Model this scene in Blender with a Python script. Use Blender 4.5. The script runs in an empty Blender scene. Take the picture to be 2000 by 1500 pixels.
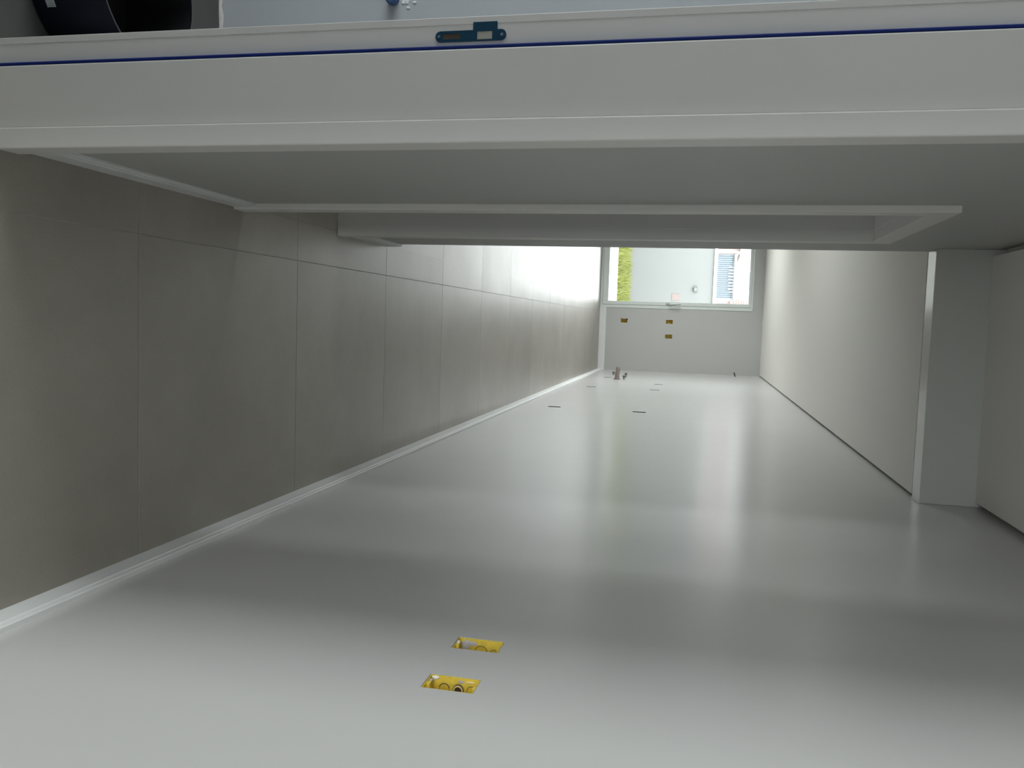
import bpy, bmesh, math, random
from mathutils import Vector, Matrix

random.seed(7)
SC = bpy.context.scene
COL = SC.collection

# ------------------------------------------------------------------ camera
# The phone was held upright but the picture is stored on its side: image right is world up.
cam_data = bpy.data.cameras.new('camera')
cam = bpy.data.objects.new('camera', cam_data)
COL.objects.link(cam)
SC.camera = cam
cam_data.sensor_fit = 'HORIZONTAL'
cam_data.sensor_width = 36.0
cam_data.lens = 1644.08 / 2000.0 * 36.0
cam_data.clip_start = 0.02
cam_data.clip_end = 200.0
R0 = Vector((-0.03327469, 0.21511740, 0.97602116))     # image right
R1 = Vector((0.99670050, -0.06519577, 0.04834900))     # image down
R2 = Vector((0.07403316, 0.97440957, -0.21223825))     # view direction
m = Matrix.Identity(4)
for i in range(3):
    m[i][0] = R0[i]; m[i][1] = -R1[i]; m[i][2] = -R2[i]
m[2][3] = 1.55
cam.matrix_world = m

# ------------------------------------------------------------------ sky, exposure
SKY = 12.0
world = bpy.data.worlds.new('overcast_sky')
SC.world = world
world.use_nodes = True
bg = world.node_tree.nodes['Background']
bg.inputs['Color'].default_value = (0.955, 0.972, 1.0, 1)
bg.inputs['Strength'].default_value = SKY
vs = SC.view_settings
vs.view_transform = 'Standard'
vs.look = 'None'
vs.gamma = 1.0
vs.use_curve_mapping = False
vs.exposure = 0.0
cy = SC.cycles
cy.max_bounces = 10
cy.diffuse_bounces = 8
cy.glossy_bounces = 4
cy.transparent_max_bounces = 12
cy.sample_clamp_indirect = 6.0
cy.caustics_reflective = False
cy.caustics_refractive = False


def portal(name, loc, rot, sx, sy):
    """sampling guide for the daylight that comes in through a seen or added window opening"""
    d = bpy.data.lights.new(name, 'AREA')
    d.shape = 'RECTANGLE'; d.size = sx; d.size_y = sy
    d.cycles.is_portal = True
    o = bpy.data.objects.new(name, d); COL.objects.link(o)
    o.location = loc; o.rotation_euler = rot
    return o


# ------------------------------------------------------------------ room measures (metres)
XR = 0.725            # right wall
XL = -0.366           # left corridor wall
XB = -0.584           # its other face, in the side room
XFL = -3.00           # left wall of the far room
YF = 13.58            # far wall
YE = 4.03             # end of the left corridor wall
YBK = -2.60           # wall behind the camera
ZC = 2.74             # corridor ceiling
ZB = 2.52             # far room ceiling and beam underside
SX = -3.60            # side room, left wall
SY0, SY1 = 0.45, 2.517
YH = 0.33             # the corridor opens to a wide hall behind the viewer, up to here
D1 = (0.82, 1.617)     # doorway 1, clear opening along Y
D2 = (2.675, 3.445)   # doorway 2
ZD = 2.185            # clear height of the doorways
WX0, WX1 = -2.45, -0.285   # far window opening
WZ1 = 2.365
RO = 0.03             # rough openings are this much larger than the clear doorways
LW = (10.3, 12.3)  # added unseen window in the far room's left wall, for fill daylight
LW2 = (6.5, 7.7)         # second added window in the same left wall, along Y
SW = (0.60, 2.25, 0.04, 2.25)   # side room window: y0, y1, z0, z1
SW2 = (3.20, 3.88, 0.60, 2.25)  # window of the second side room
BKW = (-3.40, 0.05, 0.60, 2.30)  # unseen window behind the viewer, widened for fill light: x0, x1, z0, z1

portal('daylight_far', (0.5 * (WX0 + WX1), YF + 0.22, 1.18), (math.radians(-90), 0, 0), WX1 - WX0, 2.36)
for q in (LW, LW2):
    portal('daylight_left', (XFL - 0.14, 0.5 * (q[0] + q[1]), 1.18), (0, math.radians(-90), 0), 2.36, q[1] - q[0])
portal('daylight_side', (SX - 0.22, 1.425, 1.145), (0, math.radians(-90), 0), SW[3] - SW[2], SW[1] - SW[0])
portal('daylight_second', (SX - 0.22, 3.54, 1.425), (0, math.radians(-90), 0), SW2[3] - SW2[2], SW2[1] - SW2[0])
portal('daylight_behind', (-1.675, YBK - 0.22, 1.45), (math.radians(90), 0, 0), BKW[1] - BKW[0], BKW[3] - BKW[2])


# ------------------------------------------------------------------ helpers
def put(o, parent=None):
    COL.objects.link(o)
    if parent is not None:
        o.parent = parent
    return o


def tag(o, label=None, cat=None, group=None, kind=None):
    if label: o['label'] = label
    if cat: o['category'] = cat
    if group: o['group'] = group
    if kind: o['kind'] = kind
    return o


def empty(name, loc=(0, 0, 0)):
    o = bpy.data.objects.new(name, None)
    o.location = loc
    o.empty_display_size = 0.05
    COL.objects.link(o)
    return o


class MB:
    """collects shapes into one mesh; coordinates are relative to the parent"""
    def __init__(self):
        self.bm = bmesh.new()

    def box(self, x0, x1, y0, y1, z0, z1, bev=0.0, seg=2):
        r = bmesh.ops.create_cube(self.bm, size=1.0)
        vs_ = r['verts']
        c = Vector(((x0 + x1) / 2, (y0 + y1) / 2, (z0 + z1) / 2))
        s = Vector((x1 - x0, y1 - y0, z1 - z0))
        for v in vs_:
            v.co = Vector((v.co.x * s.x, v.co.y * s.y, v.co.z * s.z)) + c
        if bev > 0:
            es = list({e for v in vs_ for e in v.link_edges})
            bmesh.ops.bevel(self.bm, geom=es, offset=bev, segments=seg, affect='EDGES', profile=0.5)
        return self

    def poly(self, pts, a, b, axis):
        """closed polygon pts (2D) extruded from a to b along axis: 'Y' -> pts are (x,z); 'X' -> (y,z); 'Z' -> (x,y)"""
        def mk(p, t):
            return {'Y': (p[0], t, p[1]), 'X': (t, p[0], p[1]), 'Z': (p[0], p[1], t)}[axis]
        A = [self.bm.verts.new(mk(p, a)) for p in pts]
        B = [self.bm.verts.new(mk(p, b)) for p in pts]
        n = len(pts)
        self.bm.faces.new(A); self.bm.faces.new(B[::-1])
        for i in range(n):
            self.bm.faces.new((A[i], B[i], B[(i + 1) % n], A[(i + 1) % n]))
        return self

    def tube(self, pts, r, n=10, caps=True, r_list=None):
        pts = [Vector(p) for p in pts]
        rings = []
        ref = None
        for i, p in enumerate(pts):
            d = (pts[min(i + 1, len(pts) - 1)] - pts[max(i - 1, 0)]).normalized()
            if ref is None:
                ref = Vector((0, 0, 1)) if abs(d.z) < 0.9 else Vector((1, 0, 0))
            u = d.cross(ref).normalized(); w = d.cross(u).normalized()
            rr = r_list[i] if r_list else r
            rings.append([self.bm.verts.new(p + rr * (math.cos(2 * math.pi * k / n) * u + math.sin(2 * math.pi * k / n) * w)) for k in range(n)])
        for a, b in zip(rings, rings[1:]):
            for k in range(n):
                self.bm.faces.new((a[k], a[(k + 1) % n], b[(k + 1) % n], b[k]))
        if caps:
            self.bm.faces.new(rings[0][::-1]); self.bm.faces.new(rings[-1])
        return self

    def lathe(self, prof, n=48, c=(0, 0, 0), closed=False):
        rings = []
        for (r, z) in prof:
            if r < 1e-6:
                rings.append([self.bm.verts.new((c[0], c[1], c[2] + z))])
            else:
                rings.append([self.bm.verts.new((c[0] + r * math.cos(2 * math.pi * k / n), c[1] + r * math.sin(2 * math.pi * k / n), c[2] + z)) for k in range(n)])
        for a, b in zip(rings, rings[1:]):
            for k in range(n):
                k2 = (k + 1) % n
                if len(a) == 1 and len(b) == 1: continue
                if len(a) == 1: self.bm.faces.new((a[0], b[k2], b[k]))
                elif len(b) == 1: self.bm.faces.new((a[k], a[k2], b[0]))
                else: self.bm.faces.new((a[k], a[k2], b[k2], b[k]))
        return self

    def mesh(self, name, mat, smooth=False):
        bmesh.ops.recalc_face_normals(self.bm, faces=self.bm.faces[:])
        me = bpy.data.meshes.new(name)
        self.bm.to_mesh(me); self.bm.free()
        if mat: me.materials.append(mat)
        if smooth:
            for p in me.polygons: p.use_smooth = True
            try:
                me.set_sharp_from_angle(angle=math.radians(40))
            except Exception:
                pass
        return me

    def build(self, name, mat, parent=None, smooth=False):
        return put(bpy.data.objects.new(name, self.mesh(name, mat, smooth)), parent)


def holed_wall(x_or_y, a_breaks, z_breaks, holes, t0, t1):
    """wall slab in plane 'X' (normal X, spans Y,Z) or 'Y' (normal Y, spans X,Z) from t0 to t1, with rectangular holes"""
    mb = MB()
    bm = mb.bm
    A = sorted(set(a_breaks + [h[0] for h in holes] + [h[1] for h in holes]))
    Z = sorted(set(z_breaks + [h[2] for h in holes] + [h[3] for h in holes]))
    def solid(i, j):
        if i < 0 or j < 0 or i >= len(A) - 1 or j >= len(Z) - 1: return False
        a = (A[i] + A[i + 1]) / 2; z = (Z[j] + Z[j + 1]) / 2
        return not any(h[0] < a < h[1] and h[2] < z < h[3] for h in holes)
    cache = {}
    def V(i, j, t):
        k = (i, j, t)
        if k not in cache:
            tt = t1 if t else t0
            cache[k] = bm.verts.new((tt, A[i], Z[j]) if x_or_y == 'X' else (A[i], tt, Z[j]))
        return cache[k]
    for i in range(len(A) - 1):
        for j in range(len(Z) - 1):
            if not solid(i, j): continue
            for t in (0, 1):
                bm.faces.new((V(i, j, t), V(i + 1, j, t), V(i + 1, j + 1, t), V(i, j + 1, t)))
            if not solid(i - 1, j): bm.faces.new((V(i, j, 0), V(i, j, 1), V(i, j + 1, 1), V(i, j + 1, 0)))
            if not solid(i + 1, j): bm.faces.new((V(i + 1, j, 0), V(i + 1, j, 1), V(i + 1, j + 1, 1), V(i + 1, j + 1, 0)))
            if not solid(i, j - 1): bm.faces.new((V(i, j, 0), V(i, j, 1), V(i + 1, j, 1), V(i + 1, j, 0)))
            if not solid(i, j + 1): bm.faces.new((V(i, j + 1, 0), V(i, j + 1, 1), V(i + 1, j + 1, 1), V(i + 1, j + 1, 0)))
    return mb


# ------------------------------------------------------------------ materials
def mat(name, col, rough=0.5, spec=0.5, metal=0.0, noise=None, bump=None, emit=None):
    """noise = (scale, amount, (sx,sy,sz)) tints the colour; bump = list of (scale, strength, distance, (sx,sy,sz))"""
    M = bpy.data.materials.new(name)
    M.use_nodes = True
    nt = M.node_tree; N = nt.nodes; L = nt.links
    b = N['Principled BSDF']
    b.inputs['Base Color'].default_value = (*col, 1)
    b.inputs['Roughness'].default_value = rough
    b.inputs['Specular IOR Level'].default_value = spec
    b.inputs['Metallic'].default_value = metal
    tc = N.new('ShaderNodeTexCoord')
    def coords(sc):
        mp = N.new('ShaderNodeMapping'); L.new(tc.outputs['Object'], mp.inputs['Vector'])
        mp.inputs['Scale'].default_value = sc
        return mp.outputs['Vector']
    if noise:
        sc, amt, st = noise
        n = N.new('ShaderNodeTexNoise'); n.inputs['Scale'].default_value = sc
        n.inputs['Detail'].default_value = 6; n.inputs['Roughness'].default_value = 0.6
        L.new(coords(st), n.inputs['Vector'])
        mr = N.new('ShaderNodeMapRange')
        mr.inputs['From Min'].default_value = 0.3; mr.inputs['From Max'].default_value = 0.7
        mr.inputs['To Min'].default_value = 1 - amt; mr.inputs['To Max'].default_value = 1 + amt
        L.new(n.outputs['Fac'], mr.inputs['Value'])
        mx = N.new('ShaderNodeMix'); mx.data_type = 'RGBA'; mx.blend_type = 'MULTIPLY'
        mx.inputs[0].default_value = 1.0
        mx.inputs[6].default_value = (*col, 1)
        L.new(mr.outputs['Result'], mx.inputs[7])
        L.new(mx.outputs[2], b.inputs['Base Color'])
    prev = None
    for (sc, stg, dist, st) in (bump or []):
        n = N.new('ShaderNodeTexNoise'); n.inputs['Scale'].default_value = sc
        n.inputs['Detail'].default_value = 2
        L.new(coords(st), n.inputs['Vector'])
        bp = N.new('ShaderNodeBump'); bp.inputs['Strength'].default_value = stg
        bp.inputs['Distance'].default_value = dist
        L.new(n.outputs['Fac'], bp.inputs['Height'])
        if prev: L.new(prev, bp.inputs['Normal'])
        prev = bp.outputs['Normal']
    if prev: L.new(prev, b.inputs['Normal'])
    return M


M_wall = mat('satin_grey_white_paint', (0.51, 0.505, 0.495), rough=0.24, spec=1.0, noise=(0.9, 0.015, (1, 1, 1)),
             bump=[(1.1, 0.35, 0.010, (1, 1.0, 0.35)), (1.0, 0.22, 0.004, (1, 4.5, 0.8)), (60, 0.05, 0.002, (1, 1, 1))])
M_wall_matt = mat('matt_grey_white_paint', (0.46, 0.46, 0.445), rough=0.5, spec=0.35, noise=(0.9, 0.015, (1, 1, 1)),
                  bump=[(70, 0.06, 0.002, (1, 1, 1))])
M_ceil = mat('ceiling_paint', (0.80, 0.785, 0.745), rough=0.62, spec=0.35, bump=[(1.3, 0.2, 0.006, (1, 1, 1)), (80, 0.04, 0.002, (1, 1, 1))])
M_beam = mat('glossy_beam_paint', (0.52, 0.52, 0.50), rough=0.16, spec=0.5, bump=[(1.2, 0.12, 0.004, (1, 1, 1))])
M_side = mat('side_room_paint', (0.36, 0.38, 0.40), rough=0.7, spec=0.3, noise=(2.0, 0.04, (1, 1, 1)))
M_trim = mat('white_lacquer', (0.68, 0.665, 0.64), rough=0.42, spec=0.4, noise=(3, 0.012, (1, 1, 1)), bump=[(180, 0.04, 0.0006, (1, 1, 1))])
M_base = mat('white_baseboard_lacquer', (0.70, 0.705, 0.70), rough=0.5, spec=0.45)
M_dark = mat('plaster_void', (0.35, 0.35, 0.34), rough=0.9)
M_grout = mat('tile_grout', (0.40, 0.395, 0.375), rough=0.8, noise=(25, 0.12, (1, 1, 1)))
M_seal = mat('blue_door_seal', (0.003, 0.017, 0.155), rough=0.6, spec=0.25)
M_film = mat('blue_film_on_steel', (0.005, 0.050, 0.098), rough=0.45, spec=0.25, noise=(14, 0.12, (1, 1, 1)))
M_wood = mat('raw_wood_mortise', (0.085, 0.06, 0.038), rough=0.8, noise=(60, 0.25, (8, 1, 1)))
M_plastic = mat('white_plastic_insert', (0.46, 0.44, 0.38), rough=0.55)
M_steel = mat('screw_steel', (0.25, 0.3, 0.36), rough=0.35, metal=0.9)
M_yellow = mat('yellow_box_plastic', (0.68, 0.51, 0.07), rough=0.42, spec=0.5, noise=(55, 0.16, (1, 1, 1)))
M_yellow2 = mat('dusty_yellow_box_plastic', (0.48, 0.36, 0.06), rough=0.55, noise=(40, 0.25, (1, 1, 1)))
M_boxdark = mat('dark_box_plastic', (0.040, 0.034, 0.016), rough=0.7, noise=(40, 0.25, (1, 1, 1)))  # near-black colour, so the distant boxes read as dark slits
M_ring = mat('grooved_knockout_edge', (0.10, 0.075, 0.02), rough=0.8)
M_conduit = mat('cream_conduit', (0.72, 0.58, 0.28), rough=0.5)
M_bore = mat('conduit_bore', (0.05, 0.03, 0.015), rough=0.9)
M_smear = mat('plaster_smear', (0.75, 0.74, 0.70), rough=0.9, bump=[(120, 0.6, 0.002, (1, 1, 1))])
M_smear_g = mat('grey_mortar_smear', (0.42, 0.40, 0.40), rough=0.95, bump=[(160, 0.6, 0.002, (1, 1, 1))])
M_pvc = mat('white_window_pvc', (0.66, 0.70, 0.68), rough=0.35, spec=0.5)
M_handle = mat('satin_handle_metal', (0.55, 0.55, 0.55), rough=0.35, metal=0.6)
M_navy = mat('dark_navy_bucket_plastic', (0.003, 0.0045, 0.012), rough=0.55, spec=0.2)
M_black = mat('black_bucket_inside', (0.004, 0.004, 0.005), rough=0.8, spec=0.2)
M_rim = mat('worn_bucket_rim', (0.075, 0.08, 0.085), rough=0.6, spec=0.3)
M_sticker = mat('pale_paper_label', (0.36, 0.38, 0.40), rough=0.8, noise=(45, 0.25, (1, 1, 1)))
M_wrap = mat('pink_grey_pipe_wrap', (0.33, 0.265, 0.25), rough=0.8, noise=(30, 0.3, (1, 1, 1)))
M_valve = mat('grey_pipe_stub', (0.34, 0.34, 0.33), rough=0.45, metal=0.3)
M_pipe = mat('dull_grey_plug', (0.16, 0.16, 0.15), rough=0.7)
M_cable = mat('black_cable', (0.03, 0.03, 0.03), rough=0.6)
M_blue = mat('blue_corrugated_conduit', (0.02, 0.06, 0.16), rough=0.5)
M_chip = mat('chipped_plaster', (0.62, 0.65, 0.68), rough=0.95)
M_filler = mat('white_floor_filler', (0.40, 0.39, 0.38), rough=0.9, noise=(18, 0.25, (1, 1, 1)))
M_screed = mat('side_room_screed', (0.060, 0.060, 0.058), rough=0.8, noise=(5, 0.12, (1, 1, 1)))


def tile_material():
    M = bpy.data.materials.new('grey_beige_stone_tile')
    M.use_nodes = True
    nt = M.node_tree; N = nt.nodes; L = nt.links
    b = N['Principled BSDF']
    geo = N.new('ShaderNodeNewGeometry')
    oi = N.new('ShaderNodeObjectInfo')
    add = N.new('ShaderNodeVectorMath'); add.operation = 'ADD'
    mul = N.new('ShaderNodeVectorMath'); mul.operation = 'SCALE'
    cmb = N.new('ShaderNodeCombineXYZ')
    for k in range(3): L.new(oi.outputs['Random'], cmb.inputs[k])
    L.new(cmb.outputs[0], mul.inputs[0]); mul.inputs['Scale'].default_value = 37.0
    L.new(geo.outputs['Position'], add.inputs[0]); L.new(mul.outputs[0], add.inputs[1])
    n1 = N.new('ShaderNodeTexNoise'); n1.inputs['Scale'].default_value = 1.9; n1.inputs['Detail'].default_value = 7; n1.inputs['Roughness'].default_value = 0.62
    n2 = N.new('ShaderNodeTexNoise'); n2.inputs['Scale'].default_value = 170; n2.inputs['Detail'].default_value = 2
    L.new(add.outputs[0], n1.inputs['Vector']); L.new(add.outputs[0], n2.inputs['Vector'])
    rp = N.new('ShaderNodeValToRGB')
    rp.color_ramp.elements[0].position = 0.30; rp.color_ramp.elements[0].color = (0.240, 0.220, 0.186, 1)
    rp.color_ramp.elements[1].position = 0.72; rp.color_ramp.elements[1].color = (0.315, 0.293, 0.254, 1)
    L.new(n1.outputs['Fac'], rp.inputs['Fac'])
    mr = N.new('ShaderNodeMapRange'); mr.inputs['To Min'].default_value = 0.90; mr.inputs['To Max'].default_value = 1.10
    L.new(n2.outputs['Fac'], mr.inputs['Value'])
    rr = N.new('ShaderNodeMapRange'); rr.inputs['To Min'].default_value = 0.95; rr.inputs['To Max'].default_value = 1.05
    L.new(oi.outputs['Random'], rr.inputs['Value'])
    mm = N.new('ShaderNodeMath'); mm.operation = 'MULTIPLY'
    L.new(mr.outputs[0], mm.inputs[0]); L.new(rr.outputs[0], mm.inputs[1])
    mx = N.new('ShaderNodeMix'); mx.data_type = 'RGBA'; mx.blend_type = 'MULTIPLY'; mx.inputs[0].default_value = 1
    L.new(rp.outputs[0], mx.inputs[6]); L.new(mm.outputs[0], mx.inputs[7])
    L.new(mx.outputs[2], b.inputs['Base Color'])
    rg = N.new('ShaderNodeMapRange'); rg.inputs['To Min'].default_value = 0.33; rg.inputs['To Max'].default_value = 0.40
    n3 = N.new('ShaderNodeTexNoise'); n3.inputs['Scale'].default_value = 2.5; n3.inputs['Detail'].default_value = 1
    L.new(add.outputs[0], n3.inputs['Vector'])
    L.new(n3.outputs['Fac'], rg.inputs['Value']); L.new(rg.outputs[0], b.inputs['Roughness'])
    b.inputs['Specular IOR Level'].default_value = 1.0
    bp = N.new('ShaderNodeBump'); bp.inputs['Strength'].default_value = 0.12; bp.inputs['Distance'].default_value = 0.002
    L.new(n2.outputs['Fac'], bp.inputs['Height']); L.new(bp.outputs[0], b.inputs['Normal'])
    return M


M_tile = tile_material()


def glass_material():
    M = bpy.data.materials.new('clear_window_glass')
    M.use_nodes = True
    nt = M.node_tree; N = nt.nodes; L = nt.links
    for n in list(N):
        if n.type != 'OUTPUT_MATERIAL': N.remove(n)
    out = [n for n in N if n.type == 'OUTPUT_MATERIAL'][0]
    tr = N.new('ShaderNodeBsdfTransparent'); tr.inputs['Color'].default_value = (0.95, 0.97, 0.96, 1)
    gl = N.new('ShaderNodeBsdfGlossy'); gl.inputs['Roughness'].default_value = 0.02
    fr = N.new('ShaderNodeFresnel'); fr.inputs['IOR'].default_value = 1.35
    mx = N.new('ShaderNodeMixShader')
    L.new(fr.outputs[0], mx.inputs[0]); L.new(tr.outputs[0], mx.inputs[1]); L.new(gl.outputs[0], mx.inputs[2])
    L.new(mx.outputs[0], out.inputs['Surface'])
    return M


M_glass = glass_material()

# ------------------------------------------------------------------ floor
floor = MB().box(XFL, XR, YE, YF, -0.05, -0.0016).box(XL, XR, YBK, YE, -0.05, -0.0016).box(SX, XL, YBK, YH, -0.05, -0.0016).box(XB, XL, D1[0] - RO, D1[1] + RO, -0.05, -0.0016).box(XB, XL, D2[0] - RO, D2[1] + RO, -0.05, -0.0016).build('floor', M_grout)
tag(floor, 'grey-beige stone tile floor running down the corridor to the window', 'floor', kind='structure')
TX, TY, P = -0.211, 2.112, 0.966
G = 0.0011
tile_cache = {}


def add_tile(x0, x1, y0, y1):
    w, l = round(x1 - x0, 3), round(y1 - y0, 3)
    if w < 0.02 or l < 0.02: return
    if (w, l) not in tile_cache:
        tile_cache[(w, l)] = MB().box(-w / 2 + G, w / 2 - G, -l / 2 + G, l / 2 - G, -0.0015, 0.0, bev=0.0006, seg=1).mesh('tile', M_tile)
    o = bpy.data.objects.new('tile', tile_cache[(w, l)])
    o.location = ((x0 + x1) / 2, (y0 + y1) / 2, 0.0002 * random.uniform(-1, 1))
    put(o, floor)


ys = [TY + P * k for k in range(-6, 14)]
xs = [TX + P * k for k in range(-4, 3)]
for xa, xb_ in zip(xs, xs[1:]):
    for ya, yb in zip(ys, ys[1:]):
        # corridor, doorway strips and far room are tiled separately along their edges
        for (rx0, rx1, ry0, ry1) in ((XL, XR, YBK, YE), (XFL, XR, YE, YF), (SX, XL, YBK, YH), (XB, XL, D1[0], D1[1]), (XB, XL, D2[0], D2[1])):
            x0, x1, y0, y1 = max(xa, rx0), min(xb_, rx1), max(ya, ry0), min(yb, ry1)
            if (ry0, ry1) == (YBK, YE) and yb > YE and x1 > x0:
                y1 = min(yb, yb)          # whole tiles pass under the beam line
            if (ry0, ry1) == (YE, YF) and ya < YE and x1 > x0:
                if xa >= XL - 0.4 and x0 >= XL - 0.001: continue
                x1 = min(x1, XL)          # only the piece left of the corridor wall end
            if x1 > x0 and y1 > y0:
                add_tile(x0, x1, y0, y1)

# ------------------------------------------------------------------ right wall with the openings for the electrical boxes
BW = 0.072   # opening along Y
R_BOXES = [  # (y0, y1, z0, z1)
    (1.541, 1.609, 1.050, 1.157), (1.751, 1.820, 1.050, 1.157),
    (7.150, 7.222, 0.314, 0.424), (7.088, 7.160, 1.046, 1.158),
    (9.700, 9.772, 0.314, 0.424), (9.670, 9.742, 1.046, 1.158),
    (10.646, 10.718, 1.046, 1.158), (11.610, 11.682, 0.314, 0.424)]
zbr = [-0.05, 0.6, 1.6, 2.2, ZC + 0.1]
ybr = [YBK - 0.1, -1.0, 0.2, 3.0, 4.5, 6.0, 8.5, 12.6, YF + 0.25]
wall_right = holed_wall('X', ybr, zbr, R_BOXES, XR, XR + 0.14).build('wall_right', M_wall)
tag(wall_right, 'long plain satin grey-white wall with cut-out electrical boxes', 'wall', kind='structure')

# far wall: window opening and three boxes
F_BOXES = [(-0.106, -0.040, 0.340, 0.446), (-0.109, -0.043, 1.050, 1.160), (0.122, 0.188, 1.048, 1.160)]
wall_far = holed_wall('Y', [XFL - 0.1, XR], [-0.05, ZC + 0.1], F_BOXES + [(WX0, WX1, -0.06, WZ1)], YF, YF + 0.25).build('wall_far', M_wall_matt)
tag(wall_far, 'grey-white end wall around the tall window with three small boxes', 'wall', kind='structure')

# left corridor wall with two doorways
wall_left = holed_wall('X', [YH, YE], [-0.05, ZC + 0.1], [(D1[0] - RO, D1[1] + RO, -0.06, ZD + RO), (D2[0] - RO, D2[1] + RO, -0.06, ZD + RO)], XB, XL).build('wall_left', M_wall_matt)
tag(wall_left, 'grey-white corridor wall with two doorways and a free end', 'wall', kind='structure')
w = holed_wall('X', [YE - 0.12, YF + 0.25], [0, ZC + 0.1], [(LW[0], LW[1], 0.02, WZ1), (LW2[0], LW2[1], 0.02, WZ1)], XFL - 0.12, XFL).build('wall_far_left', M_wall_matt)
tag(w, 'left side wall of the bright far room', 'wall', kind='structure')
w = MB().box(SX - 0.2, XB, YE - 0.12, YE, 0, ZC + 0.1).build('wall_return', M_wall_matt)
tag(w, 'return wall of the far room behind the corridor doors', 'wall', kind='structure')
# behind the camera: wall with an unseen fill window
w = MB().box(SX - 0.2, SX, YBK - 0.2, SY0 - 0.12, -0.05, ZC + 0.1).build('wall_hall_left', M_wall_matt)
tag(w, 'left wall of the hall behind the viewer', 'wall', kind='structure')
w = holed_wall('Y', [SX, XR], [-0.05, ZC + 0.1], [BKW], YBK - 0.2, YBK).build('wall_back', M_wall_matt)
tag(w, 'hall end wall with a wide fill window behind the viewer', 'wall', kind='structure')

# ceilings: boards with a shadow gap along the walls
GAP = 0.022
c = MB().box(XL + 0.028, XR - GAP, YBK, 3.889, ZC, ZC + 0.03).build('ceiling', M_ceil)
tag(c, 'higher corridor ceiling board with a shadow gap at the walls', 'ceiling', kind='structure')
MB().box(XL, XR, YBK - 0.1, 3.95, ZC + 0.045, ZC + 0.1).build('backing_slab', M_ceil, c)
c = MB().poly([(XFL + GAP, YE + 0.0), (XL, YE + 0.0), (XL + GAP, 4.035), (XR - 0.016, 4.035), (XR - 0.016, YF - 0.006), (-0.15, YF - 0.006), (-0.15, YF - 0.075), (XFL + GAP, YF - 0.075)], ZB, ZB + 0.03, 'Z').build('ceiling_far', M_ceil)
tag(c, 'lower pale ceiling board over the far room', 'ceiling', kind='structure')
MB().box(XFL, XR, YE - 0.1, YF, ZB + 0.04, ZB + 0.12).build('backing_slab', M_ceil, c)
beam = MB().box(XL, XR, 3.890, 4.018, ZB, ZC + 0.06, bev=0.003).build('trim_1', M_beam)
tag(beam, 'dropped grey-white beam across the corridor ceiling', 'beam', kind='structure')
MB().box(XR - 0.004, XR - 0.0005, 3.885, 4.02, ZB - 0.006, ZB + 0.001).build('white_bead', M_base, beam)  # thin white strip where the beam underside meets the right wall

# baseboards
def bb_profile(t, h, sgn, base):
    p = [(0, 0), (t, 0), (t, h * 0.74), (t - 0.003, h * 0.77), (t - 0.003, h * 0.82), (t - 0.001, h * 0.85), (t - 0.002, h * 0.97), (t - 0.005, h), (0, h)]
    return [(base + sgn * a, b) for a, b in p]


o = MB().poly(bb_profile(0.017, 0.082, -1, XR), YBK, YF - 0.014, 'Y').build('baseboard_right', M_base)
tag(o, 'white baseboard along the foot of the long right wall', 'baseboard', kind='structure')
o = MB().poly(bb_profile(0.011, 0.082, 1, XL), D1[1] + 0.066, D2[0] - 0.07, 'Y').build('baseboard_left', M_base)
tag(o, 'short white baseboard between the two doorways', 'baseboard', kind='structure')
o = MB().poly(bb_profile(0.011, 0.082, 1, XL), D2[1] + 0.07, YE + 0.011, 'Y').build('baseboard_left_end', M_base)
tag(o, 'white baseboard between the second doorway and the wall end', 'baseboard', kind='structure')
o = MB().poly(bb_profile(0.014, 0.100, -1, YF), WX1 + 0.005, XR, 'X').build('baseboard_far', M_base)
tag(o, 'white baseboard below the end wall beside the window', 'baseboard', kind='structure')


# ------------------------------------------------------------------ door frames
CX = -0.346           # casing face
def door_frame(name, y0, y1, label):
    r = empty(name, (XL, (y0 + y1) / 2, 0))
    tag(r, label, 'door frame', kind='structure')
    ox, oy = r.location.x, r.location.y
    def B(nm, m_, x0, x1, a, b, z0, z1, bev=0.0015):
        return MB().box(x0 - ox, x1 - ox, a - oy, b - oy, z0, z1, bev).build(nm, m_, r, smooth=False)
    xs_, xr_ = -0.526, -0.586      # seal line, outer edge of the rebate
    for s, y in ((1, y1), (-1, y0)):
        def rng(a, b): return (y + s * a, y + s * b) if s > 0 else (y + s * b, y + s * a)
        B('jamb', M_trim, xs_, -0.3900, *rng(0, RO), -0.0015, ZD + RO, 0.003)
        B('rebate', M_trim, xr_ + 0.008, xs_ + 0.004, *rng(0.012, RO), -0.0015, ZD + RO)
        B('rebate_edge', M_trim, xr_ - 0.004, xr_ + 0.011, *rng(0.0112, RO + 0.05), -0.0015, ZD + RO, 0.0012)
        B('seal', M_seal, xs_ - 0.0068, xs_ - 0.0003, *rng(0.0005, 0.0125), 0, ZD, 0.002)
        B('casing', M_trim, -0.3920, CX, *rng(-0.0015, 0.066 if name == 'door_1' else 0.070), 0, ZD + 0.0745, 0.003)
    B('head_jamb', M_trim, xs_, -0.3900, y0, y1, ZD, ZD + RO)
    B('head_rebate', M_trim, xr_ + 0.011, xs_, y0, y1, ZD + 0.012, ZD + RO)
    B('head_casing', M_trim, -0.3920, CX, y0 + 0.0015, y1 - 0.0015, ZD - 0.0015, ZD + 0.0745, 0.003)
    return r


d1 = door_frame('door_1', D1[0], D1[1], 'white open doorway frame with blue seal strip and dark strike plate')
d2 = door_frame('door_2', D2[0], D2[1], 'white door frame further down the corridor wall')

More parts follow.
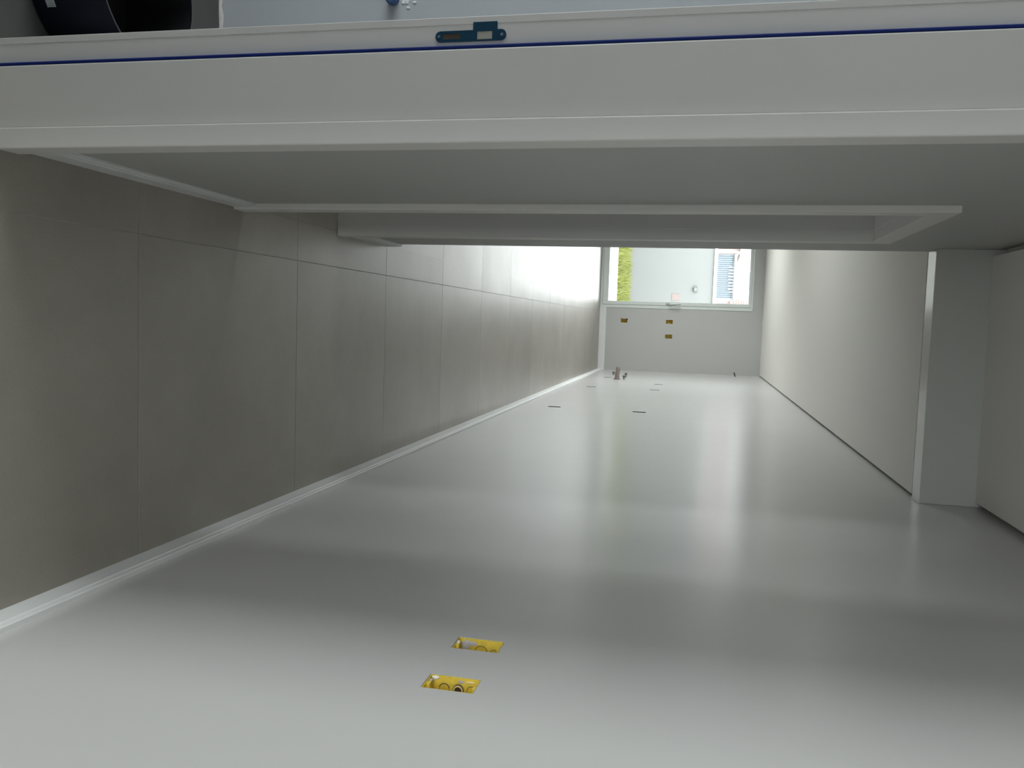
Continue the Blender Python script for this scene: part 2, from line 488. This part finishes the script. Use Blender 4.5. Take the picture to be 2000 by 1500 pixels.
# strike plate on the rebate of doorway 1: one blue plate with two cut-outs and a lip
def strike_plate():
    yp = D1[1] + 0.012 - d1.location.y
    bm = bmesh.new()
    x_lo, x_hi = -0.5635, -0.5425      # plate edges (towards the side room / towards the corridor)
    z0, z1 = 1.018, 1.161
    rad = (x_hi - x_lo) / 2; xc = (x_lo + x_hi) / 2
    outer = []
    for k in range(13):
        a = math.pi + math.pi * k / 12
        outer.append((xc + rad * math.cos(a), z0 + rad + rad * math.sin(a)))
    for k in range(13):
        a = math.pi * k / 12
        outer.append((xc + rad * math.cos(a), z1 - rad + rad * math.sin(a)))
    outer += [(x_lo, 1.143), (-0.5785, 1.143), (-0.5785, 1.0945), (x_lo, 1.0945)]
    h1 = [(-0.5585, 1.034), (-0.5475, 1.034), (-0.5475, 1.069), (-0.5585, 1.069)]
    h2 = [(-0.5605, 1.103), (-0.5455, 1.103), (-0.5455, 1.133), (-0.5605, 1.133)]
    loops = []
    for poly in (outer, h1, h2):
        v = [bm.verts.new((p[0] - XL, yp - 0.0022, p[1])) for p in poly]
        loops.append([bm.edges.new((v[i], v[(i + 1) % len(v)])) for i in range(len(v))])
    bmesh.ops.triangle_fill(bm, use_beauty=True, use_dissolve=False, edges=[e for l in loops for e in l])
    # keep holes open
    for f in list(bm.faces):
        cc = f.calc_center_median()
        for h in (h1, h2):
            if h[0][0] < cc.x + XL < h[1][0] and h[0][1] < cc.z < h[2][1]:
                bm.faces.remove(f); break
    ext = bmesh.ops.extrude_face_region(bm, geom=bm.faces[:])
    for v in [g for g in ext['geom'] if isinstance(g, bmesh.types.BMVert)]:
        v.co.y += 0.002
    mb = MB(); mb.bm.free(); mb.bm = bm
    p = mb.build('strike_plate', M_film, d1)
    p['label'] = 'dark blue film-covered strike plate'
    MB().box(-0.5585 - XL, -0.5475 - XL, yp - 0.0012, yp - 0.0002, 1.034, 1.069).build('bolt_mortise', M_wood, p)
    MB().box(-0.5605 - XL, -0.5455 - XL, yp - 0.0014, yp - 0.0002, 1.103, 1.133).build('latch_insert', M_plastic, p)
    for z in (1.0255, 1.1525):
        b = bmesh.new()
        bmesh.ops.create_cone(b, cap_ends=True, segments=16, radius1=0.0034, radius2=0.0028, depth=0.0012,
                              matrix=Matrix.Translation((xc - XL, yp - 0.0028, z)) @ Matrix.Rotation(math.radians(90), 4, 'X'))
        mb = MB(); mb.bm.free(); mb.bm = b
        mb.build('screw', M_steel, p)


strike_plate()


# ------------------------------------------------------------------ electrical boxes in the walls
def make_box(parent_name, width, zlen, detail, pm=None):
    """flush-mounted box, opening towards -X local (room side at x=0), body reaching into the wall (+x).
    local y = along the wall, z = up; origin at the lower edge centre of the opening"""
    r = empty(parent_name)
    pm = pm or (M_yellow if detail else M_yellow2)
    w = width / 2 - 0.0012; z0, z1 = 0.0012, zlen - 0.0012; t = 0.0018; dp = 0.050
    mb = MB()
    mb.box(0.001, dp, -w, -w + t, z0, z1).box(0.001, dp, w - t, w, z0, z1)
    mb.box(0.001, dp, -w + t, w - t, z0, z0 + t).box(0.001, dp, -w + t, w - t, z1 - t, z1)
    mb.box(dp - t, dp, -w + t, w - t, z0 + t, z1 - t)
    sh = mb.build('shell', pm, r)
    # screw lugs at the two short ends
    for zz, s in ((z0 + t, 1), (z1 - t, -1)):
        MB().box(0.003, 0.022, -0.006, 0.006, min(zz, zz + s * 0.007), max(zz, zz + s * 0.007), 0.001).build('screw_lug', pm, r)
    return r, w - t, z0 + t, z1 - t, dp


def torus_on_side(r, yface, xd, z, rad, wdt, material, name='knockout'):
    """ring lying on the inner side face that looks along -Y"""
    n = 28
    pts = [(xd + rad * math.cos(2 * math.pi * k / n), yface - 0.0004, z + rad * math.sin(2 * math.pi * k / n)) for k in range(n + 1)]
    return MB().tube(pts, wdt, 6, caps=False).build(name, material, r, smooth=True)


def blob(r, c, s, material, name='plaster_smear', seed=0):
    rnd = random.Random(seed)
    b = bmesh.new()
    bmesh.ops.create_icosphere(b, subdivisions=2, radius=1.0)
    for v in b.verts:
        k = 1 + rnd.uniform(-0.22, 0.22)
        v.co = Vector((c[0] + v.co.x * s[0] * k, c[1] + v.co.y * s[1] * k, c[2] + v.co.z * s[2] * k))
    mb = MB(); mb.bm.free(); mb.bm = b
    return mb.build(name, material, r, smooth=True)


def place_box(r, loc, rz=0.0):
    r.location = loc; r.rotation_euler = (0, 0, rz)


# nearest box: a conduit end and one knockout ring on its deep side
y0, y1, z0, z1 = R_BOXES[0]
r, w_, a, b_, dp = make_box('junction_box', y1 - y0, z1 - z0, True)
tag(r, 'yellow electrical box nearest the viewer, with an open conduit end inside', 'junction box', 'electrical boxes in the walls')
place_box(r, (XR, (y0 + y1) / 2, z0))
cz = 0.060
n = 30
MB().tube([(0.026, w_ + 0.002, cz), (0.026, w_ - 0.0035, cz)], 0.0115, 28).build('conduit_collar', M_ring, r, smooth=True)
MB().tube([(0.026, w_ - 0.001, cz), (0.026, w_ - 0.0050, cz)], 0.0100, 28).build('conduit', M_conduit, r, smooth=True)
MB().tube([(0.026, w_ - 0.004, cz), (0.026, w_ - 0.0054, cz)], 0.0074, 28).build('conduit_bore', M_bore, r, smooth=True)
torus_on_side(r, w_, 0.027, 0.030, 0.0105, 0.0011, M_ring)
torus_on_side(r, w_, 0.027, 0.088, 0.0105, 0.0007, M_ring)
blob(r, (0.004, w_ - 0.004, 0.012), (0.004, 0.004, 0.007), M_smear, seed=1)
blob(r, (0.006, w_ - 0.016, 0.006), (0.004, 0.006, 0.004), M_smear_g, seed=2)
blob(r, (0.020, w_ - 0.010, z1 - z0 - 0.006), (0.008, 0.010, 0.005), M_smear, seed=3)
blob(r, (0.009, w_ - 0.0005, 0.066), (0.003, 0.0010, 0.007), M_smear_g, seed=4)
blob(r, (0.008, w_ - 0.001, 0.085), (0.002, 0.0012, 0.009), M_conduit, seed=5)

# second box: two knockout arcs, grey mortar in one corner
y0, y1, z0, z1 = R_BOXES[1]
r, w_, a, b_, dp = make_box('junction_box', y1 - y0, z1 - z0, True)
tag(r, 'yellow electrical box second from the viewer, grey mortar in its corner', 'junction box', 'electrical boxes in the walls')
place_box(r, (XR, (y0 + y1) / 2, z0))
torus_on_side(r, w_, 0.030, 0.053, 0.0145, 0.0007, M_ring)
torus_on_side(r, w_, 0.034, 0.084, 0.0125, 0.0007, M_ring)
blob(r, (0.012, w_ - 0.001, 0.030), (0.006, 0.0016, 0.014), M_smear_g, seed=11)
blob(r, (0.020, w_ - 0.001, 0.016), (0.016, 0.0016, 0.009), M_smear_g, seed=12)
blob(r, (0.004, w_ - 0.022, 0.005), (0.004, 0.009, 0.004), M_smear, seed=13)
blob(r, (0.022, w_ - 0.008, z1 - z0 - 0.008), (0.006, 0.006, 0.004), M_conduit, seed=14)

far_labels = [
    'recessed box seen edge-on low on the right wall, nearest of the low dark slits',
    'recessed box seen edge-on as the darkest slit at waist height on the right wall',
    'recessed box seen edge-on low on the right wall, second low one towards the window',
    'recessed box seen edge-on at waist height on the right wall, second dark slit',
    'recessed box seen edge-on at waist height on the right wall, nearest the end wall',
    'recessed box seen edge-on low on the right wall beside the pink-grey pipe stub']
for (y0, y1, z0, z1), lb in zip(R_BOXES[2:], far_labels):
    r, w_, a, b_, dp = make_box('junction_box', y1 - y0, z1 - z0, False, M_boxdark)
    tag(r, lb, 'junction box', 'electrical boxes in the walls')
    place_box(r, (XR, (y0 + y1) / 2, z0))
wl = ['yellow box low on the end wall under the window side',
      'yellow box at waist height on the end wall, nearer the window',
      'yellow box at waist height on the end wall, nearer the right corner']
for k, ((x0, x1, z0, z1), lb) in enumerate(zip(F_BOXES, wl)):
    r, w_, a, b_, dp = make_box('junction_box', x1 - x0, z1 - z0, False)
    tag(r, lb, 'junction box', 'electrical boxes in the walls')
    place_box(r, ((x0 + x1) / 2, YF, z0), math.radians(90))
    if k == 0:
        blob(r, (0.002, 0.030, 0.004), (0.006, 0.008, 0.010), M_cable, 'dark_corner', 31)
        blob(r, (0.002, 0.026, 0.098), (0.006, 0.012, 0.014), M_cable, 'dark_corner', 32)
    if k == 1:
        MB().tube([(0.045, -0.026, 0.052), (0.0, -0.020, 0.052)], 0.006, 10).build('conduit', M_conduit, r, smooth=True)
    if k == 2:
        MB().tube([(0.045, 0.010, 0.055), (0.0, 0.016, 0.052)], 0.006, 10).build('conduit', M_conduit, r, smooth=True)

# ------------------------------------------------------------------ pipe stubs at the end of the right wall
p = empty('pipe_stub', (XR, 11.27, 0.527))
tag(p, 'pink-grey wrapped drain pipe sticking out of the right wall', 'pipe')
MB().tube([(0.01, 0, 0), (-0.05, 0, 0.002), (-0.11, 0, 0.008), (-0.150, 0, 0.012)], 0.03, 16, r_list=[0.034, 0.031, 0.029, 0.030]).build('pipe', M_wrap, p, smooth=True)
MB().tube([(-0.145, 0, 0.0115), (-0.168, 0, 0.0145)], 0.026, 16).build('end_cap', M_valve, p, smooth=True)
MB().tube([(0.0, 0, 0), (-0.012, 0, 0)], 0.044, 16).build('collar', M_wrap, p, smooth=True)
for y, z, l, nm, lb in ((11.36, 0.612, 0.045, 'water_stub', 'small dark water pipe stub right beside the wrapped pipe'),
                        (11.82, 0.600, 0.055, 'water_stub', 'small grey water pipe stub beyond the wrapped pipe, at its height'),
                        (12.20, 0.392, 0.045, 'water_stub', 'tiny grey water pipe stub below the wrapped pipe, closest to the end wall')):
    s = empty(nm, (XR, y, z))
    tag(s, lb, 'pipe', 'small water stubs')
    MB().tube([(0.01, 0, 0), (-l, 0, 0)], 0.013, 12).build('pipe', M_valve, s, smooth=True)
    MB().tube([(-l * 0.55, 0, 0), (-l - 0.006, 0, 0)], 0.019, 6).build('plug', M_pipe, s)
s = empty('cable_stub', (XR, 13.2, 2.135))
tag(s, 'short black cable end poking from the right wall near the ceiling', 'cable')
MB().tube([(0.01, 0, 0), (-0.03, 0, -0.004), (-0.062, 0.01, -0.016)], 0.010, 10).build('cable', M_cable, s, smooth=True)
MB().tube([(0.0, 0, 0), (-0.006, 0, 0)], 0.026, 14).build('wall_hole', M_smear_g, s, smooth=True)

# ------------------------------------------------------------------ far window: fixed frame, one wide sash
win = empty('window_1', ((WX0 + WX1) / 2, YF + 0.05, 0))
tag(win, 'tall white balcony window at the end of the room', 'window', kind='structure')
wx, wy = win.location.x, win.location.y
def WB(nm, m_, x0, x1, y0, y1, z0, z1, bev=0.003, parent=None):
    return MB().box(x0 - wx, x1 - wx, y0 - wy, y1 - wy, z0, z1, bev).build(nm, m_, parent or win)
fy0, fy1 = YF - 0.006, YF + 0.07
WB('frame_side', M_pvc, WX1 - 0.045, WX1 + 0.006, fy0, fy1, 0, WZ1)
WB('frame_side', M_pvc, WX0, WX0 + 0.045, fy0, fy1, 0, WZ1)
WB('frame_head', M_pvc, WX0 + 0.045, WX1 - 0.045, fy0, fy1, WZ1 - 0.03, WZ1)
WB('threshold', M_pvc, WX0 + 0.045, WX1 - 0.045, fy0, fy1, 0.0, 0.035)
mid = (WX0 + WX1) / 2
for (sx0, sx1, nm) in ((WX0 + 0.046, WX1 - 0.046, 'right'),):
    sash = empty('sash', (0, 0, 0)); sash.parent = win
    sy0, sy1 = YF - 0.012, YF + 0.045
    s_ = 0.055
    zt = WZ1 - 0.031
    WB('stile', M_pvc, sx0, sx0 + s_, sy0, sy1, 0.036, zt, parent=sash)
    WB('stile', M_pvc, sx1 - s_, sx1, sy0, sy1, 0.036, zt, parent=sash)
    WB('rail', M_pvc, sx0 + s_, sx1 - s_, sy0, sy1, 0.036, 0.125, parent=sash)
    WB('rail', M_pvc, sx0 + s_, sx1 - s_, sy0, sy1, zt - 0.036, zt, parent=sash)
    WB('pane', M_glass, sx0 + s_ - 0.008, sx1 - s_ + 0.008, YF + 0.014, YF + 0.018, 0.117, zt - 0.028, bev=0, parent=sash)
    if nm == 'right':
        hx = sx1 - s_ / 2 + 0.002
        MB().box(hx - 0.014 - wx, hx + 0.014 - wx, YF - 0.022 - wy, YF - 0.012 - wy, 1.04, 1.20, 0.004).tube(
            [(hx - wx, YF - 0.02 - wy, 1.10), (hx - wx, YF - 0.06 - wy, 1.10), (hx - wx - 0.004, YF - 0.063 - wy, 1.27)], 0.011, 10).build('handle', M_handle, sash, smooth=True)

# ------------------------------------------------------------------ side room behind doorway 1
o = MB().box(SX, XB, SY0, SY1, -0.05, 0.0).build('floor_side', M_screed)
tag(o, 'dark bare screed floor of the side room', 'floor', kind='structure')
o = MB().box(SX - 0.2, XB, SY1, SY1 + 0.08, 0, ZC + 0.1).build('wall_side_far', M_side)
tag(o, 'blue-grey painted wall of the side room behind the bucket', 'wall', kind='structure')
o = MB().box(SX - 0.2, XB, SY0 - 0.12, SY0, -0.05, ZC + 0.1).build('wall_side_near', M_side)
tag(o, 'near wall of the side room', 'wall', kind='structure')
o = holed_wall('X', [SY0, SY1], [0, ZC + 0.1], [SW], SX - 0.2, SX).build('wall_side_left', M_side)
tag(o, 'outer wall of the side room with its window', 'wall', kind='structure')
o = MB().box(SX - 0.2, XB, SY0, SY1, ZC, ZC + 0.1).build('ceiling_side', M_ceil)
tag(o, 'ceiling of the side room', 'ceiling', kind='structure')
o = MB().box(SX - 0.2, XL + 0.03, YBK - 0.2, YH, ZC, ZC + 0.1).build('ceiling_hall', M_ceil)
tag(o, 'ceiling of the hall behind the viewer', 'ceiling', kind='structure')


def simple_window(name, label, axis, t, a0, a1, z0, z1):
    r = empty(name)
    tag(r, label, 'window', kind='structure')
    def B(nm, m_, p0, p1, q0, q1, th):
        if axis == 'X': MB().box(t - th, t + th, p0, p1, q0, q1, 0.002 if m_ is M_pvc else 0).build(nm, m_, r)
        else: MB().box(p0, p1, t - th, t + th, q0, q1, 0.002 if m_ is M_pvc else 0).build(nm, m_, r)
    f = 0.06
    B('frame_side', M_pvc, a0, a0 + f, z0, z1, 0.03); B('frame_side', M_pvc, a1 - f, a1, z0, z1, 0.03)
    B('frame_sill', M_pvc, a0 + f, a1 - f, z0, z0 + f, 0.03); B('frame_head', M_pvc, a0 + f, a1 - f, z1 - f, z1, 0.03)
    B('pane', M_glass, a0 + f - 0.005, a1 - f + 0.005, z0 + f - 0.005, z1 - f + 0.005, 0.002)


simple_window('window_2', 'white framed window of the side room', 'X', SX - 0.1, *SW)
simple_window('fill_window_4', 'added unseen fill window in the left wall, nearer the end wall', 'X', XFL - 0.06, LW[0], LW[1], 0.02, WZ1)
simple_window('fill_window_6', 'added unseen fill window in the left wall, nearer the corridor', 'X', XFL - 0.06, LW2[0], LW2[1], 0.02, WZ1)
simple_window('fill_window_3', 'unseen white framed window behind the viewer, sized for fill light', 'Y', YBK - 0.1, *BKW)

# second side room behind doorway 2
o = MB().box(SX, XB, SY1 + 0.08, YE - 0.12, -0.05, 0.0).build('floor_second', M_screed)
tag(o, 'bare screed floor of the second side room', 'floor', kind='structure')
o = holed_wall('X', [SY1 + 0.08, YE - 0.12], [0, ZC + 0.1], [SW2], SX - 0.2, SX).build('wall_second_left', M_side)
tag(o, 'outer wall of the second side room with its window', 'wall', kind='structure')
o = MB().box(SX - 0.2, XB, SY1 + 0.08, YE - 0.12, ZC, ZC + 0.1).build('ceiling_second', M_ceil)
tag(o, 'ceiling of the second side room', 'ceiling', kind='structure')
simple_window('window_5', 'white framed window of the second side room', 'X', SX - 0.1, *SW2)

# uneven white filler along the floor edge
mb = MB()
rnd = random.Random(4)
prev = None
for k in range(60):
    x = -0.62 - k * 0.03
    w1 = 0.006 + rnd.uniform(-0.003, 0.003); h1 = 0.009 + rnd.uniform(-0.005, 0.005)
    sec = [mb.bm.verts.new(v) for v in ((x, SY1, h1), (x, SY1 - w1 * 0.5, h1 * 0.8), (x, SY1 - w1, 0.0))]
    if prev:
        for i in range(2):
            mb.bm.faces.new((prev[i], prev[i + 1], sec[i + 1], sec[i]))
    prev = sec
o = mb.build('trim_2', M_filler, smooth=True)
tag(o, 'uneven white filler line where the side room wall meets its floor', 'filler', kind='structure')

# bucket on the side room floor
bk = empty('bucket', (-0.785, 1.88, 0.0))
tag(bk, 'dark navy plastic bucket on the side room floor, open top', 'bucket')
MB().lathe([(0.0, 0.0), (0.170, 0.0), (0.175, 0.007), (0.180, 0.200), (0.175, 0.200), (0.168, 0.010), (0.0, 0.010)], 56).build('body', M_navy, bk, smooth=True)
MB().lathe([(0.1746, 0.198), (0.1675, 0.0115), (0.0, 0.0115)], 56).build('lining', M_black, bk, smooth=True)
n = 56
MB().tube([(0.178 * math.cos(2 * math.pi * k / n), 0.178 * math.sin(2 * math.pi * k / n), 0.2005) for k in range(n + 1)], 0.0017, 8, caps=False).build('rim', M_rim, bk, smooth=True)
# paper label wrapped on the side facing the viewer
mb = MB()
prev = None
for k in range(9):
    a = math.radians(-86 + 28 * k / 8)
    lo = mb.bm.verts.new((0.1768 * math.cos(a), 0.1768 * math.sin(a), 0.040)); hi = mb.bm.verts.new((0.1775 * math.cos(a), 0.1775 * math.sin(a), 0.064))
    if prev: mb.bm.faces.new((prev[0], lo, hi, prev[1]))
    prev = (lo, hi)
mb.build('paper_label', M_sticker, bk, smooth=True)

# blue conduit stub with chipped plaster
cs = empty('conduit_stub', (-0.972, SY1, 0.590))
tag(cs, 'dark blue conduit stub in the side room wall with chipped plaster', 'conduit')
mb = MB()
pts = [(0, 0.02 - 0.006 * k, 0) for k in range(9)]
mb.tube(pts, 0.018, 14, r_list=[0.020 if k % 2 else 0.016 for k in range(9)]).build('conduit', M_blue, cs, smooth=True)
for k in range(7):
    blob(cs, (rnd.uniform(0.004, 0.03), -0.001, rnd.uniform(0.02, 0.075)), (0.004, 0.0012, 0.006), M_chip, 'plaster_chip', 50 + k)

# ------------------------------------------------------------------ outside, beyond the far window
M_pave = mat('pale_paving', (0.208, 0.208, 0.204), rough=0.9, noise=(3, 0.05, (1, 1, 1)))
M_soil = mat('lawn_soil', (0.096, 0.112, 0.010), rough=1.0, noise=(6, 0.2, (1, 1, 1)))
M_grass = mat('yellow_green_grass', (0.125, 0.140, 0.026), rough=0.7, noise=(4, 0.25, (1, 1, 1)))
M_gwall = mat('white_render', (0.128, 0.133, 0.131), rough=0.9, noise=(0.8, 0.025, (1, 1, 1)), bump=[(30, 0.2, 0.004, (1, 1, 1))])
M_coping = mat('white_coping', (0.75, 0.75, 0.74), rough=0.8)
M_bluep = mat('light_blue_sheet', (0.150, 0.185, 0.208), rough=0.6, noise=(3, 0.06, (4, 4, 0.3)))
M_gutter = mat('pale_grey_gutter', (0.136, 0.136, 0.140), rough=0.6)
M_house = mat('white_house_render', (0.272, 0.264, 0.264), rough=0.9)
M_pink = mat('pale_pink_render', (0.224, 0.176, 0.168), rough=0.9)
M_rooft = mat('faded_terracotta', (0.208, 0.120, 0.108), rough=0.9)
M_fix = mat('grey_wall_light', (0.080, 0.084, 0.080), rough=0.6)
M_patch = mat('pink_reflection_tint', (0.160, 0.128, 0.124), rough=0.95)  # colour of a pink reflection in the window glass

o = MB().box(-9, 7, YF + 0.25, 16.4, -0.12, -0.01).build('terrace', M_pave)
tag(o, 'pale paved terrace outside the window', 'terrace', kind='structure')
o = MB().box(-9, 7, 16.4, 18.9, -0.12, -0.02).build('lawn_ground', M_soil)
tag(o, 'ground under the grass strip outside', 'ground', kind='structure')
rnd = random.Random(11)
mb = MB()
for k in range(9000):
    x = rnd.uniform(-5, 3); y = rnd.uniform(16.42, 18.85)
    h = rnd.uniform(0.05, 0.13); a = rnd.uniform(0, 6.283); ww = 0.012
    dx, dy = ww * math.cos(a), ww * math.sin(a)
    lx, ly = rnd.uniform(-0.04, 0.04), rnd.uniform(-0.04, 0.04)
    v = [mb.bm.verts.new(q) for q in ((x - dx, y - dy, -0.02), (x + dx, y + dy, -0.02), (x + lx, y + ly, h))]
    mb.bm.faces.new(v)
o = mb.build('grass', M_grass)
tag(o, 'yellow-green grass strip in front of the white garden wall', 'grass', kind='stuff')
gw = MB().box(-9, 7, 18.9, 19.1, -0.1, 1.83).build('garden_wall', M_gwall)
tag(gw, 'white rendered garden wall seen through the window', 'wall')
MB().box(-9, 7, 18.86, 19.14, 1.83, 1.90, 0.01).build('coping', M_coping, gw)
MB().box(-0.72, -0.58, 18.893, 18.899, 0.96, 1.14, 0.002).build('pink_reflection', M_patch, gw)  # reflection in the glass, painted as a thin patch on the garden wall
fx = empty('wall_light', (-0.83, 18.9, 1.46))
tag(fx, 'small square light fitting on the white garden wall', 'lamp')
MB().box(-0.05, 0.05, -0.05, 0.0, -0.045, 0.045, 0.006).build('housing', M_fix, fx)
MB().box(-0.035, 0.035, -0.056, -0.05, -0.03, 0.03, 0.004).build('diffuser', M_gwall, fx)

# corrugated blue shed wall with gutter behind the garden wall
sh = empty('metal_shed', (-1.45, 25.0, 0))
tag(sh, 'light blue ribbed metal shed behind the garden wall', 'shed')
nr = 22; x0s, x1s = -0.66, 0.62
for k in range(nr):
    xa = x0s + (x1s - x0s) * k / nr; xb2 = x0s + (x1s - x0s) * (k + 1) / nr; g = (xb2 - xa)
    MB().poly([(xa, 0.04), (xa, 0.0), (xa + g * 0.25, -0.03), (xa + g * 0.55, -0.03), (xa + g * 0.8, 0.0), (xb2, 0.0), (xb2, 0.04)], 0.0, 2.46, 'Z').build('rib_panel', M_bluep, sh)
MB().box(x0s - 0.02, x1s + 0.03, -0.10, 0.06, 2.47, 2.545, 0.01).build('gutter', M_gutter, sh)
for k in range(9):
    xk = -0.30 + 0.088 * k
    MB().box(xk - 0.014, xk + 0.014, -0.06, -0.031, 2.33, 2.47, 0.004).build('bracket', M_coping, sh)
MB().box(x0s - 0.09, x0s - 0.02, -0.08, 0.06, 0, 3.4, 0.01).build('post', M_gutter, sh)

hs = empty('house', (-1.5, 34.0, 0))
tag(hs, 'overexposed white house beyond the blue shed', 'house')
MB().box(-6, 1.0, 0, 5, 0, 5.2).build('wall', M_house, hs)
MB().box(-6.2, 1.1, -0.4, 5.2, 5.2, 5.4, 0.02).build('roof_slab', M_coping, hs)
for k in range(3):
    wnd = MB().box(-4.6 + 1.9 * k, -3.7 + 1.9 * k, -0.03, 0.0, 3.2, 4.6).build('window', M_coping, hs)
    MB().box(-4.5 + 1.9 * k, -3.8 + 1.9 * k, -0.035, -0.031, 3.3, 4.5).build('pane', M_gutter, wnd)
ph = empty('house', (-0.2, 29.0, 0))
tag(ph, 'low pale pink house with a faded terracotta roof, beside the blue shed', 'house')
MB().box(-0.72, 3.5, 0, 3, 0, 2.55).build('wall', M_pink, ph)
rf = empty('roof'); rf.parent = ph
for k in range(7):
    MB().poly([(-0.1 + 0.34 * k, 2.56 + 0.10 * k), (0.30 + 0.34 * k, 2.62 + 0.10 * k), (0.30 + 0.34 * k, 2.66 + 0.10 * k), (-0.1 + 0.34 * k, 2.60 + 0.10 * k)], -0.8, 3.6, 'X').build('tile_course', M_rooft, rf)
pl = empty('house', (-4.6, 28.0, 0))
tag(pl, 'pale pink-white house edge left of the blue shed post', 'house')
MB().box(-3.0, 2.25, 0, 3, 0, 2.75).build('wall', M_pink, pl)
MB().box(-3.1, 2.35, -0.2, 3.1, 2.75, 2.86, 0.01).build('roof_slab', M_coping, pl)
gd = MB().box(-60, 60, 19.1, 70, -0.3, -0.1).build('ground', M_pave)
tag(gd, 'pale ground beyond the garden wall', 'ground', kind='structure')
